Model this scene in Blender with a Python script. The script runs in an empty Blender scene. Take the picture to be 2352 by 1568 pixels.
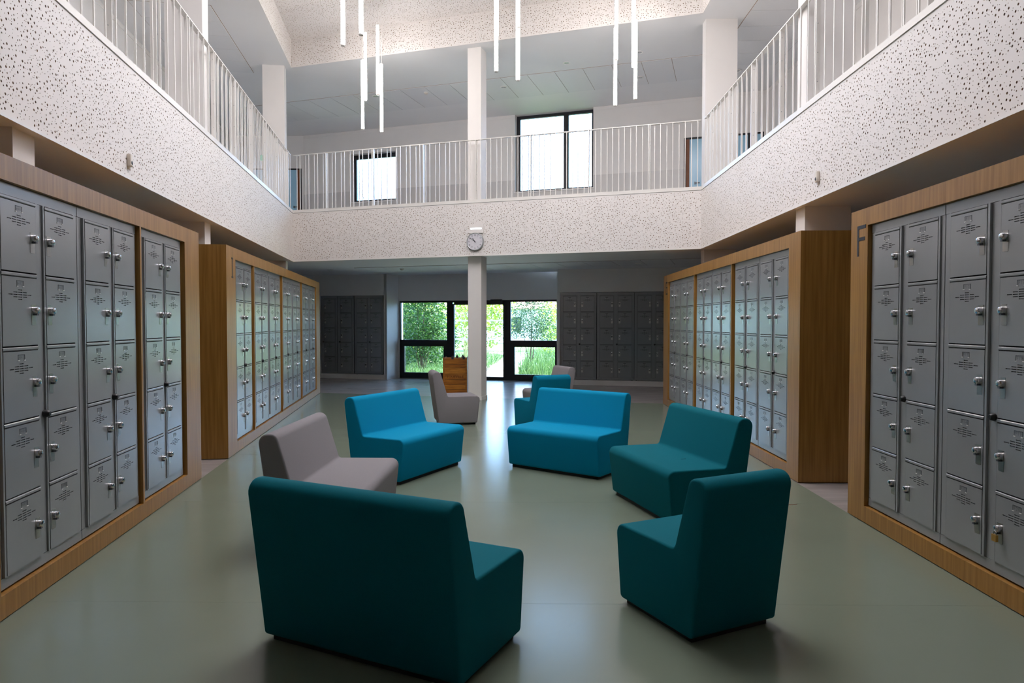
import bpy, bmesh, math, random
import numpy as np
from mathutils import Vector, Matrix, noise
C = bpy.context.scene.collection
S = bpy.context.scene
R = math.radians
rng = random.Random(7)

# ------------------------------------------------------------------ camera, sky, sun, exposure
cam_d = bpy.data.cameras.new('camera'); cam = bpy.data.objects.new('camera', cam_d); C.objects.link(cam)
cam.location = (0, 0, 1.5); cam.rotation_euler = (R(90 - 1.571), 0, 0)
cam_d.sensor_width = 36; cam_d.lens = 24; cam_d.clip_start = .05; cam_d.clip_end = 400
S.camera = cam
S.view_settings.view_transform = 'Standard'; S.view_settings.look = 'None'
S.view_settings.exposure = 0.28; S.view_settings.gamma = 1; S.view_settings.use_curve_mapping = False
TUBE_STRENGTH = 20.0
SKY_STRENGTH = 12.5
w = bpy.data.worlds.new('sky'); S.world = w; w.use_nodes = True
bg = w.node_tree.nodes['Background']; bg.inputs[0].default_value = (.36, .60, 1, 1); bg.inputs[1].default_value = SKY_STRENGTH
sd = bpy.data.lights.new('sun', 'SUN'); sd.energy = 30; sd.angle = R(1); sd.color = (1, .94, .82)
so = bpy.data.objects.new('sun', sd); C.objects.link(so)
so.rotation_euler = Vector((-.70, -.10, -.80)).to_track_quat('-Z', 'Y').to_euler()
S.cycles.use_denoising = True; S.cycles.max_bounces = 10; S.cycles.diffuse_bounces = 6; S.cycles.glossy_bounces = 4
S.cycles.transparent_max_bounces = 24; S.cycles.sample_clamp_indirect = 6; S.cycles.caustics_reflective = False; S.cycles.caustics_refractive = False

# ------------------------------------------------------------------ materials
def mat(name, col, rough=.5, metal=0, spec=.5, noise_amt=0, nscale=(20, 20, 20), col2=None, bump=0, bscale=200, emit=0, detail=4, sheen=0, coat=0):
    m = bpy.data.materials.new(name); m.use_nodes = True
    nt = m.node_tree; b = nt.nodes['Principled BSDF']
    b.inputs['Base Color'].default_value = (*col, 1); b.inputs['Roughness'].default_value = rough
    b.inputs['Metallic'].default_value = metal; b.inputs['Specular IOR Level'].default_value = spec
    if sheen: b.inputs['Sheen Weight'].default_value = sheen
    if coat: b.inputs['Coat Weight'].default_value = coat; b.inputs['Coat Roughness'].default_value = .12
    tc = nt.nodes.new('ShaderNodeTexCoord')
    if col2 is None: col2 = tuple(c * .9 for c in col)
    mp = nt.nodes.new('ShaderNodeMapping'); mp.inputs['Scale'].default_value = nscale
    nt.links.new(tc.outputs['Object'], mp.inputs[0])
    n = nt.nodes.new('ShaderNodeTexNoise'); n.inputs['Scale'].default_value = 1; n.inputs['Detail'].default_value = detail
    nt.links.new(mp.outputs[0], n.inputs[0])
    r = nt.nodes.new('ShaderNodeValToRGB'); r.color_ramp.elements[0].position = .3; r.color_ramp.elements[1].position = .7
    r.color_ramp.elements[0].color = (*col2, 1); r.color_ramp.elements[1].color = (*col, 1)
    nt.links.new(n.outputs[0], r.inputs[0])
    nt.links.new(r.outputs[0], b.inputs['Base Color'])
    if bump:
        n2 = nt.nodes.new('ShaderNodeTexNoise'); n2.inputs['Scale'].default_value = bscale; n2.inputs['Detail'].default_value = 2
        nt.links.new(tc.outputs['Object'], n2.inputs[0])
        bp = nt.nodes.new('ShaderNodeBump'); bp.inputs['Strength'].default_value = bump; bp.inputs['Distance'].default_value = .002
        nt.links.new(n2.outputs[0], bp.inputs['Height']); nt.links.new(bp.outputs[0], b.inputs['Normal'])
    if emit:
        b.inputs['Emission Color'].default_value = (*col, 1); b.inputs['Emission Strength'].default_value = emit
    return m
M = {}
M['white'] = mat('white wall paint', (.82, .79, .765), .6, nscale=(3, 3, 3), col2=(.80, .77, .745))
M['wains'] = mat('satin wall paint', (.66, .635, .615), .35, nscale=(3, 3, 3), col2=(.64, .615, .60))
M['board'] = mat('white perforated plasterboard', (.81, .775, .75), .65, nscale=(2, 2, 2), col2=(.795, .76, .735))
M['ceil'] = mat('ceiling paint', (.80, .795, .795), .7, nscale=(2, 2, 2), col2=(.785, .78, .78))
M['tile'] = mat('ceiling tile', (.765, .765, .77), .7, nscale=(60, 60, 60), col2=(.745, .745, .75))
M['felt'] = mat('dark acoustic felt', (.42, .31, .24), .9)
M['rail'] = mat('white powder coated steel', (.80, .775, .74), .35, nscale=(4, 4, 4), col2=(.79, .765, .73))
M['steel'] = mat('grey locker paint', (.33, .335, .345), .23, metal=.25, spec=.8, nscale=(6, 6, 3), col2=(.315, .32, .33), bump=.02, bscale=500)
M['cavity_shade'] = mat('painted cavity shade', (.02, .02, .022), .8)  # near-black colour stands in for shade in gaps and recesses
M['wood'] = mat('oak laminate', (.40, .205, .050), .36, nscale=(38, 38, 1.6), col2=(.25, .112, .019), detail=6)
M['pine'] = mat('orange stained pine', (.46, .17, .018), .45, nscale=(4, 30, 30), col2=(.22, .065, .004), detail=6)
M['pine_light'] = mat('lighter stained pine', (.58, .24, .030), .45, nscale=(4, 30, 30), col2=(.34, .12, .010), detail=6)
M['engrave'] = mat('burnt engraving', (.10, .025, .004), .7)
M['black'] = mat('black rubber', (.012, .012, .013), .6)
M['knob'] = mat('black plastic', (.01, .01, .011), .35)
M['chrome'] = mat('chrome', (.60, .60, .62), .16, metal=1)
M['plate'] = mat('brushed lock plate', (.50, .48, .45), .28, metal=.9, nscale=(20, 20, 200))
M['brass'] = mat('brass', (.62, .36, .10), .35, metal=.8)
M['letter'] = mat('dark lettering vinyl', (.02, .024, .035), .5)
M['pencil'] = mat('grey label print', (.075, .075, .08), .5)
M['alu'] = mat('black window frame', (.008, .010, .016), .4)
M['green'] = mat('sage green vinyl', (.19, .225, .170), .21, nscale=(1.2, 1.2, 1.2), col2=(.175, .208, .156), bump=.03, bscale=400)
M['pale'] = mat('pale grey vinyl', (.36, .33, .315), .22, nscale=(1.5, 9, 5), col2=(.27, .245, .235), detail=7)
M['teal'] = mat('teal wool fabric', (.0, .13, .168), .85, nscale=(400, 400, 400), col2=(.0, .112, .146), bump=.25, bscale=700, spec=.12)
M['petrol'] = mat('petrol blue wool fabric', (.0, .20, .32), .85, nscale=(400, 400, 400), col2=(.0, .175, .285), bump=.25, bscale=700, spec=.12)
M['blue'] = mat('bright blue wool fabric', (.0, .265, .47), .85, nscale=(400, 400, 400), col2=(.0, .24, .425), bump=.25, bscale=700, spec=.12)
M['grey'] = mat('warm grey wool fabric', (.27, .25, .262), .88, nscale=(400, 400, 400), col2=(.235, .218, .23), bump=.25, bscale=700, spec=.12)
M['tube'] = mat('glowing tube diffuser', (1, .945, .92), .4, emit=TUBE_STRENGTH)
M['lamp'] = mat('emergency lamp diffuser', (.85, .92, 1), .4, emit=4)
M['exit'] = mat('green exit sign', (.0, .30, .12), .4, emit=.6)
M['signwhite'] = mat('white sign print', (.9, .95, .9), .4, emit=.6)
M['film'] = mat('blue glazed door panel', (.32, .58, .80), .15, nscale=(1, 1, 1), col2=(.40, .66, .82))
M['brown'] = mat('brown door edge', (.20, .065, .022), .5)
M['ivory'] = mat('ivory plastic', (.74, .68, .60), .4)
M['lens'] = mat('grey sensor lens', (.10, .11, .13), .25)
M['silver'] = mat('silver clock rim', (.42, .44, .45), .3, metal=.5)
M['dial'] = mat('clock dial', (.72, .71, .76), .4)
M['concrete'] = mat('grey concrete', (.35, .34, .33), .8, nscale=(8, 8, 8), col2=(.28, .27, .26))
M['earth'] = mat('meadow soil', (.10, .16, .03), .9, nscale=(2, 2, 2), col2=(.05, .09, .02))
M['gravel'] = mat('pale gravel', (.62, .58, .50), .9, nscale=(30, 30, 30), col2=(.42, .39, .34))
M['bark'] = mat('bark', (.09, .065, .04), .9, nscale=(20, 20, 4), col2=(.04, .03, .02))
M['stem'] = mat('pale willow stem', (.42, .36, .15), .8)
M['houseroof'] = mat('pinkish roof tile', (.62, .33, .22), .8, nscale=(3, 3, 3), col2=(.5, .26, .18))
M['render'] = mat('white house render', (.75, .74, .70), .8)
M['threadm'] = mat('red thread', (.25, .05, .02), .8)
def leafmat(name, a, b):
    m = bpy.data.materials.new(name); m.use_nodes = True; nt = m.node_tree; p = nt.nodes['Principled BSDF']
    p.inputs['Roughness'].default_value = .5
    g = nt.nodes.new('ShaderNodeNewGeometry'); r = nt.nodes.new('ShaderNodeValToRGB')
    r.color_ramp.elements[0].color = (*a, 1); r.color_ramp.elements[1].color = (*b, 1)
    nt.links.new(g.outputs['Random Per Island'], r.inputs[0]); nt.links.new(r.outputs[0], p.inputs['Base Color'])
    t = nt.nodes.new('ShaderNodeBsdfTranslucent'); nt.links.new(r.outputs[0], t.inputs[0])
    mx = nt.nodes.new('ShaderNodeMixShader'); mx.inputs[0].default_value = .4
    nt.links.new(p.outputs[0], mx.inputs[1]); nt.links.new(t.outputs[0], mx.inputs[2])
    nt.links.new(mx.outputs[0], nt.nodes['Material Output'].inputs[0]); return m
M['leafdark'] = leafmat('deep green leaf', (.010, .045, .012), (.05, .14, .02))
M['leafblue'] = leafmat('blue green leaf', (.018, .06, .028), (.075, .15, .055))
M['leaflime'] = leafmat('lime leaf', (.10, .19, .015), (.34, .40, .05))
M['blade'] = leafmat('grass blade', (.022, .075, .015), (.10, .19, .05))
gm = bpy.data.materials.new('window glass'); gm.use_nodes = True; nt = gm.node_tree
for n in list(nt.nodes):
    if n.type == 'BSDF_PRINCIPLED': nt.nodes.remove(n)
tr = nt.nodes.new('ShaderNodeBsdfTransparent'); tr.inputs[0].default_value = (.93, .96, .95, 1)
gl = nt.nodes.new('ShaderNodeBsdfGlossy'); gl.inputs['Roughness'].default_value = .02
fr = nt.nodes.new('ShaderNodeFresnel'); fr.inputs[0].default_value = 1.45
mx = nt.nodes.new('ShaderNodeMixShader'); nt.links.new(fr.outputs[0], mx.inputs[0]); nt.links.new(tr.outputs[0], mx.inputs[1]); nt.links.new(gl.outputs[0], mx.inputs[2])
nt.links.new(mx.outputs[0], nt.nodes['Material Output'].inputs[0]); M['glass'] = gm

om = bpy.data.materials.new('opal glazing'); om.use_nodes = True; nt = om.node_tree
for n in list(nt.nodes):
    if n.type == 'BSDF_PRINCIPLED': nt.nodes.remove(n)
tl = nt.nodes.new('ShaderNodeBsdfTranslucent'); tl.inputs[0].default_value = (.57, .455, .375, 1); nt.links.new(tl.outputs[0], nt.nodes['Material Output'].inputs[0]); M['opal'] = om

fm = bpy.data.materials.new('frosted door strip'); fm.use_nodes = True; nt = fm.node_tree
for n in list(nt.nodes):
    if n.type == 'BSDF_PRINCIPLED': nt.nodes.remove(n)
t1 = nt.nodes.new('ShaderNodeBsdfTransparent'); t2 = nt.nodes.new('ShaderNodeBsdfTranslucent'); t2.inputs[0].default_value = (.9, .9, .9, 1); mx = nt.nodes.new('ShaderNodeMixShader'); mx.inputs[0].default_value = .6
nt.links.new(t1.outputs[0], mx.inputs[1]); nt.links.new(t2.outputs[0], mx.inputs[2]); nt.links.new(mx.outputs[0], nt.nodes['Material Output'].inputs[0]); M['frost'] = fm

# ------------------------------------------------------------------ helpers
class MB:
    def __init__(s): s.v = []; s.f = []; s.m = []; s.mats = []
    def mi(s, m):
        if m not in s.mats: s.mats.append(m)
        return s.mats.index(m)
    def add(s, vs, fs, m):
        k = len(s.v); i = s.mi(m); s.v += [tuple(p) for p in vs]
        s.f += [tuple(k + a for a in f) for f in fs]; s.m += [i] * len(fs); return s
    def box(s, a, b, m, T=None):
        x0, y0, z0 = a; x1, y1, z1 = b
        vs = [(x0, y0, z0), (x1, y0, z0), (x1, y1, z0), (x0, y1, z0), (x0, y0, z1), (x1, y0, z1), (x1, y1, z1), (x0, y1, z1)]
        if T: vs = [T(*p) for p in vs]
        return s.add(vs, [(3, 2, 1, 0), (4, 5, 6, 7), (0, 1, 5, 4), (1, 2, 6, 5), (2, 3, 7, 6), (3, 0, 4, 7)], m)
    def prism(s, poly, z0, z1, m):
        n = len(poly)
        a = sum(poly[i][0] * poly[(i + 1) % n][1] - poly[(i + 1) % n][0] * poly[i][1] for i in range(n))
        if a < 0: poly = poly[::-1]
        vs = [(x, y, z0) for x, y in poly] + [(x, y, z1) for x, y in poly]
        fs = [tuple(range(n - 1, -1, -1)), tuple(range(n, 2 * n))] + [(i, (i + 1) % n, n + (i + 1) % n, n + i) for i in range(n)]
        return s.add(vs, fs, m)
    def lathe(s, prof, seg, m, T=None, cap=True):   # prof: (r, h) pairs along +z
        vs = []; fs = []
        for r, h in prof:
            for k in range(seg):
                a = 2 * math.pi * k / seg; vs.append((r * math.cos(a), r * math.sin(a), h))
        for i in range(len(prof) - 1):
            for k in range(seg):
                k2 = (k + 1) % seg; fs.append((i * seg + k, i * seg + k2, (i + 1) * seg + k2, (i + 1) * seg + k))
        if cap: fs.append(tuple(range(seg - 1, -1, -1))); fs.append(tuple((len(prof) - 1) * seg + k for k in range(seg)))
        if T: vs = [T(*p) for p in vs]
        return s.add(vs, fs, m)
    def tube(s, p, q, r, m, seg=6, r2=None):
        p = Vector(p); q = Vector(q); d = (q - p); L = d.length; z = d.normalized(); x = z.orthogonal().normalized(); y = z.cross(x)
        r2 = r if r2 is None else r2
        return s.lathe([(r, 0), (r2, L)], seg, m, T=lambda a, b, c: tuple(p + x * a + y * b + z * c))
    def mesh(s, name):
        me = bpy.data.meshes.new(name); me.from_pydata(s.v, [], s.f)
        for m in s.mats: me.materials.append(M[m])
        me.polygons.foreach_set('material_index', s.m); me.update(); return me
def link(name, me, parent=None, loc=None, rz=None, smooth=False):
    o = bpy.data.objects.new(name, me); C.objects.link(o)
    if loc is not None: o.location = loc
    if rz is not None: o.rotation_euler = (0, 0, rz)
    if parent: o.parent = parent
    return o
def smooth(me, ang=40):
    me.polygons.foreach_set('use_smooth', [True] * len(me.polygons))
    try: me.set_sharp_from_angle(angle=R(ang))
    except Exception: pass
    return me
def tag(o, label=None, cat=None, group=None, kind=None):
    if label: o['label'] = label
    if cat: o['category'] = cat
    if group: o['group'] = group
    if kind: o['kind'] = kind
    return o
def struct(name, mb, label, cat='wall', parent=None):
    o = link(name, mb.mesh(name) if isinstance(mb, MB) else mb, parent)
    if parent is None: tag(o, label, cat, kind='structure')
    return o
def empty(name, loc=(0, 0, 0), rz=0): return link(name, None, None, loc, rz)
class Line:
    """plan line: s along, d to the left-hand normal"""
    def __init__(s, p, q):
        s.p = Vector(p[:2]); s.u = (Vector(q[:2]) - s.p); s.L = s.u.length; s.u.normalize(); s.n = Vector((-s.u.y, s.u.x))
    def at(s, a, d=0, z=0): v = s.p + s.u * a + s.n * d; return (v.x, v.y, z)
    def T(s): return lambda a, d, z: s.at(a, d, z)
    def ang(s): return math.atan2(s.u.y, s.u.x)
def text_geo(body, size):
    cu = bpy.data.curves.new('txt', 'FONT'); cu.body = body; cu.size = size; cu.align_x = 'CENTER'; cu.resolution_u = 2
    o = bpy.data.objects.new('txt', cu); C.objects.link(o)
    dg = bpy.context.evaluated_depsgraph_get(); me = bpy.data.meshes.new_from_object(o.evaluated_get(dg))
    v = [tuple(p.co) for p in me.vertices]; f = [tuple(p.vertices) for p in me.polygons]
    bpy.data.meshes.remove(me); bpy.data.objects.remove(o); bpy.data.curves.remove(cu); return v, f
def wall_with(line, s0, s1, z0, z1, d0, d1, openings, m, mb=None):
    mb = mb or MB(); cuts = sorted({s0, s1} | {min(max(x, s0), s1) for o in openings for x in o[:2]})
    for a, b in zip(cuts, cuts[1:]):
        if b - a < 1e-4: continue
        segs = [(z0, z1)]
        for o in openings:
            if o[0] < (a + b) / 2 < o[1]:
                ns = []
                for za, zb in segs:
                    if o[2] > za: ns.append((za, min(zb, o[2])))
                    if o[3] < zb: ns.append((max(za, o[3]), zb))
                segs = ns
        for za, zb in segs:
            if zb - za > 1e-4: mb.box((a, d0, za), (b, d1, zb), m, line.T())
    return mb

# ------------------------------------------------------------------ plan
ZC, ZS, ZU, ZR = 2.78, 3.77, 6.77, 7.33           # soffit, gallery fascia top, upper ceiling, recess ceiling
YB = -5.0
def xl(y): return -3.144 - .14257 * (y - 4.228)    # left fascia
def xr(y): return 3.067 + .02587 * (y - 4.126)     # right fascia
CL = (-4.577, 14.28); CR = (3.265, 11.781)
FL = Line((xl(YB), YB), CL); FR = Line(CR, (xr(YB), YB)); FB = Line(CL, CR)
def wl(y): return -6.769 - .148 * (y - 11.369)     # outer left wall
def wr(y): return 5.76 + .0175 * (y - 11.369)
UB = Line((-5.886, 19.419), (4.468, 16.047))       # outer back wall
KL = (wl(19.4), 19.40); KM = (-5.886, 19.419)
UR = UB.at(12.28); KR = (UR[0], UR[1])
GLZ = Line((-3.07, 18.566), (1.139, 17.396))       # garden glazing
NR = Line((1.093, 16.513), (5.79, 15.463))         # locker niche wall, right
NL = Line((-7.75, 19.276), (-3.298, 17.982))       # locker niche wall, left
BA = Line((-2.559, 3.372), (-2.988, 6.523)); BB = Line((-3.125, 7.486), (-4.110, 14.597))
BE = Line((2.799, 12.614), (2.679, 6.355)); BF_ = Line((2.646, 5.345), (2.60, 3.04))

# ------------------------------------------------------------------ floor
mb = MB().prism([(-9, YB), (6.3, YB), (6.3, 18.2), (-3, 19.2), (-9, 20.2)], -.12, -.002, 'pale')
floor = struct('floor', mb, 'pale grey mottled vinyl floor around the sage green field', 'floor')
def clip_band(poly, ya, yb):
    def half(P, f):
        out = []
        for i in range(len(P)):
            a, b = P[i], P[(i + 1) % len(P)]; fa, fb = f(a), f(b)
            if fa >= 0: out.append(a)
            if fa * fb < 0: t = fa / (fa - fb); out.append((a[0] + t * (b[0] - a[0]), a[1] + t * (b[1] - a[1])))
        return out
    k = .012
    P = half(poly, lambda p: p[1] + k * p[0] - ya); return half(P, lambda p: yb - p[1] - k * p[0])
green = [(-1.406, YB), (-4.11, 14.6), (2.80, 12.64), (2.44, YB)]
ys = [-6, -.45, 1.58, 3.61, 5.67, 7.7, 9.73, 11.76, 15]
for a, b in zip(ys, ys[1:]):
    P = clip_band(green, a + .0006, b - .0006)
    if len(P) > 2: struct('vinyl_sheet', MB().prism(P, -.0019, 0, 'green'), None, None, floor)

# ------------------------------------------------------------------ slabs, ceilings, outer walls
def slab(name, z0, z1, m, lab, cat='ceiling'):
    e = MB()
    e.prism([(wl(YB), YB), (xl(YB), YB), CL, KM, KL], z0, z1, m)
    e.prism([(xr(YB), YB), (wr(YB), YB), KR, CR], z0, z1, m)
    e.prism([CL, CR, KR, KM], z0, z1, m)
    return struct(name, e, lab, cat)
T0 = .012
low = slab('ceiling', ZC, ZS - .02, 'ceil', 'plain grey soffit under the galleries')
upc = slab('ceiling', ZU, ZR + .02, 'ceil', 'light grey ceiling over the upper galleries around the atrium')
def tile_row(parent, line, d0, d1, s0, s1, z, pitch=.6):
    n = int((s1 - s0) / pitch)
    struct('tile_gap_shade', MB().box((s0, d0 - .012, z - .002), (s0 + n * pitch, d1 + .012, z), 'felt', line.T()), None, None, parent)  # brown sheet painted in as the shade of the tile gaps
    for i in range(n):
        a = s0 + i * pitch
        struct('ceiling_tile', MB().box((a + .005, d0, z - .010), (a + pitch - .005, d1, z - .001), 'tile', line.T()), None, None, parent)
tile_row(upc, FB, 1.86, 3.2, -2.65, 8.2, ZU)
tile_row(low, FB, 1.86, 3.2, .35, 8.2, ZC)
LR = Line((3.27, 14.15), (3.16, 9.6)); tile_row(upc, LR, .82, 2.1, 0, 4.4, ZU, .62)
LL = Line((-4.2, 11.6), (-4.72, 15.2)); tile_row(upc, LL, .82, 2.1, 0, 3.5, ZU, .62)
SKX0, SKX1, SKY0, SKY1 = -1.75, 1.8, 4.5, 9.3
mb = MB().box((-4.7, YB, ZR), (3.6, SKY0, ZR + .05), 'board').box((-4.7, SKY1, ZR), (3.6, 11.2, ZR + .05), 'board')
mb.box((-4.7, SKY0, ZR), (SKX0, SKY1, ZR + .05), 'board').box((SKX1, SKY0, ZR), (3.6, SKY1, ZR + .05), 'board')
sk = empty('assumed_skylight'); tag(sk, 'assumed opal skylight, added unseen in the atrium ceiling above the picture', 'window', kind='structure')  # unseen skylight, assumed and added to give strong overhead light
e = MB().box((SKX0 - .1, SKY0 - .1, ZR), (SKX0, SKY1 + .1, ZR + .4), 'board').box((SKX1, SKY0 - .1, ZR), (SKX1 + .1, SKY1 + .1, ZR + .4), 'board')
e.box((SKX0, SKY0 - .1, ZR), (SKX1, SKY0, ZR + .4), 'board').box((SKX0, SKY1, ZR), (SKX1, SKY1 + .1, ZR + .4), 'board'); link('skylight_curb', e.mesh('skylight_curb'), sk)
for i in range(4):
    y0 = SKY0 + i * 1.2
    link('skylight_pane', MB().add([(SKX0, y0, ZR + .4), (SKX1, y0, ZR + .4), (SKX1, y0 + 1.2, ZR + .4), (SKX0, y0 + 1.2, ZR + .4)], [(0, 1, 2, 3)], 'opal').mesh('skylight_pane'), sk)
    if i: link('glazing_bar', MB().box((SKX0, y0 - .03, ZR + .33), (SKX1, y0 + .03, ZR + .398), 'rail').mesh('glazing_bar'), sk)
struct('ceiling', mb, 'white recessed ceiling over the atrium, nearer half', 'ceiling')
WL = Line((wl(YB), YB), KL); WR = Line(KR, (wr(YB), YB))
struct('wall_left', wall_with(WL, 0, WL.L, 0, ZR, 0, .2, [], 'white'), 'white outer wall of the left gallery')
struct('wall_right', wall_with(WR, 0, WR.L, 0, ZR, 0, .2, [], 'white'), 'white outer wall of the right gallery')
mb = MB().box((wl(YB) - .3, YB - .2, 0), (wr(YB) + .3, YB, ZR), 'concrete')
struct('wall_front', mb, 'grey concrete end wall behind the viewer')
W1 = (1.512, 2.888, 4.82, 6.13); W2 = (6.271, 8.285, 4.82, ZU); DR = (10.445, 12.214, ZS, 5.845)
ops = [W1, W2, DR]
struct('wall_back', wall_with(UB, 0, UB.L + 1.45, ZS - .3, ZR, 0, .34, ops, 'white'), 'white upper back wall with two windows and a blue door')
wains = wall_with(UB, 0, UB.L + 1.4, ZS, 5.12, -.004, 0, ops, 'wains')
struct('trim_1', wains, 'satin grey dado along the upper back wall', 'trim')
cor = wall_with(UB, 0, UB.L + 1.4, 6.69, ZU, -.008, 0, [(6.271, 8.285, 6, 7)], 'white')
struct('trim_2', cor, 'slim white cornice along the upper back wall', 'trim')
VL = Line(KL, KM)
dl0, dl1 = VL.L - 1.72, VL.L - .06
struct('wall_corner', wall_with(VL, -.2, VL.L, ZS - .3, ZR, 0, .3, [(dl0, dl1, ZS, 5.86)], 'white'), 'white upper wall end beside the left blue door')
cw = wall_with(WL, 0, WL.L, 6.69, ZU, -.01, 0, [], 'white'); struct('trim_3', cw, 'cornice along the left gallery wall', 'trim')
cw = wall_with(WR, 0, WR.L, 6.69, ZU, -.01, 0, [], 'white'); struct('trim_4', cw, 'cornice along the right gallery wall', 'trim')
# ground floor back walls
g0, g1 = .0, 4.42
struct('wall_garden', wall_with(GLZ, -.25, 4.9, 0, ZS - .2, 0, .25, [(g0, g1, 0, 2.092)], 'white'), 'white wall above the garden glazing')
e = wall_with(NR, 0, NR.L + .3, 0, ZC + .05, 0, .55, [(.066, 2.75, .125, 2.232)], 'white'); e.prism([NR.at(0, .55)[:2], NR.at(.2, .55)[:2], (1.30, 17.5), (1.139, 17.45)], 0, ZC + .05, 'white')
e.box((.05, .50, .1), (2.8, .56, 2.3), 'white', NR.T())
struct('wall_niche', e, 'white back wall holding the grey lockers right of the glazing')
nlL = NL.L
e = wall_with(NL, -.6, nlL, 0, ZC + .05, 0, .55, [(nlL - 1.98, nlL - .085, .125, 2.235)], 'white'); e.prism([NL.at(nlL)[:2], NL.at(nlL - .08)[:2], (-3.30, 18.72), (-3.07, 18.62)], 0, ZC + .05, 'white')
e.box((nlL - 2.05, .50, .1), (nlL - .06, .56, 2.3), 'white', NL.T())
struct('wall_niche', e, 'white back wall holding the dark lockers left of the glazing')
for nm, LN, a, b, zt in (('trim_5', NR, .04, 2.75, 2.26), ('trim_6', NL, nlL - 1.98, nlL - .055, 2.255)):
    e = MB().box((a, -.012, zt - .03), (b, 0, zt), 'white', LN.T())
    if nm == 'trim_5': e.box((a, -.012, .125), (a + .026, 0, zt - .03), 'white', LN.T())
    else: e.box((b - .03, -.012, .125), (b, 0, zt - .03), 'white', LN.T())
    struct(nm, e, 'slim white frame around the built-in lockers ' + ('right' if nm == 'trim_5' else 'left') + ' of the garden glazing', 'trim')

# ------------------------------------------------------------------ perforated boards (real holes)
from mathutils.geometry import delaunay_2d_cdt
TILES = {}
def hole_tile(W_, H_, seed):
    """one board of plaster with scattered round holes, triangulated around them"""
    key = (round(W_, 3), round(H_, 3), seed)
    if key in TILES: return TILES[key]
    r_ = random.Random(seed); pts = []; a_ = W_ * H_
    for rad, dens, gap in ((.0085, 165, .017), (.0058, 210, .011), (.0031, 400, .007)):
        n = 0; tries = 0
        while n < dens * a_ and tries < 30000:
            tries += 1; x = r_.uniform(rad + .006, W_ - rad - .006); y = r_.uniform(rad + .014, H_ - rad - .014)
            if all((x - p) ** 2 + (y - q) ** 2 > (rad + o + gap) ** 2 for p, q, o in pts): pts.append((x, y, rad)); n += 1
    vs = [Vector((0, 0)), Vector((W_, 0)), Vector((W_, H_)), Vector((0, H_))]; edges = [(0, 1), (1, 2), (2, 3), (3, 0)]; rings = []
    for x, y, rad in pts:
        k_ = len(vs); sg = 10 if rad > .006 else 7
        vs += [Vector((x + rad * math.cos(2 * math.pi * i / sg), y + rad * math.sin(2 * math.pi * i / sg))) for i in range(sg)]
        edges += [(k_ + i, k_ + (i + 1) % sg) for i in range(sg)]; rings.append((k_, sg))
    ov, oe, of, _, _, _ = delaunay_2d_cdt(vs, edges, [], 0, 1e-7)
    P = np.array([(p.x, p.y, 0) for p in ov]); F = []; c_ = np.array([(x, y) for x, y, _ in pts]); rd = np.array([q[2] for q in pts])
    for f in of:
        f = list(f); m_ = P[f].mean(0)[:2]
        if (np.hypot(c_[:, 0] - m_[0], c_[:, 1] - m_[1]) < rd * .93).any(): continue
        for i in range(1, len(f) - 1): F.append((f[0], f[i], f[i + 1]))
    F = np.array(F); A = P[F]; cr = (A[:, 1, 0] - A[:, 0, 0]) * (A[:, 2, 1] - A[:, 0, 1]) - (A[:, 1, 1] - A[:, 0, 1]) * (A[:, 2, 0] - A[:, 0, 0])
    F[cr < 0] = F[cr < 0][:, ::-1]
    V = [tuple(p) for p in P]; W = []; b = len(V)
    for k_, sg in rings:
        base = len(V)
        for i in range(sg): V.append((vs[k_ + i].x, vs[k_ + i].y, 0)); V.append((vs[k_ + i].x, vs[k_ + i].y, -.012))
        for i in range(sg):
            a, c = base + 2 * i, base + 2 * ((i + 1) % sg); W += [(a, c, c + 1), (a, c + 1, a + 1)]
    TILES[key] = (np.array(V), np.concatenate([F, np.array(W)]), len(F)); return TILES[key]
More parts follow.
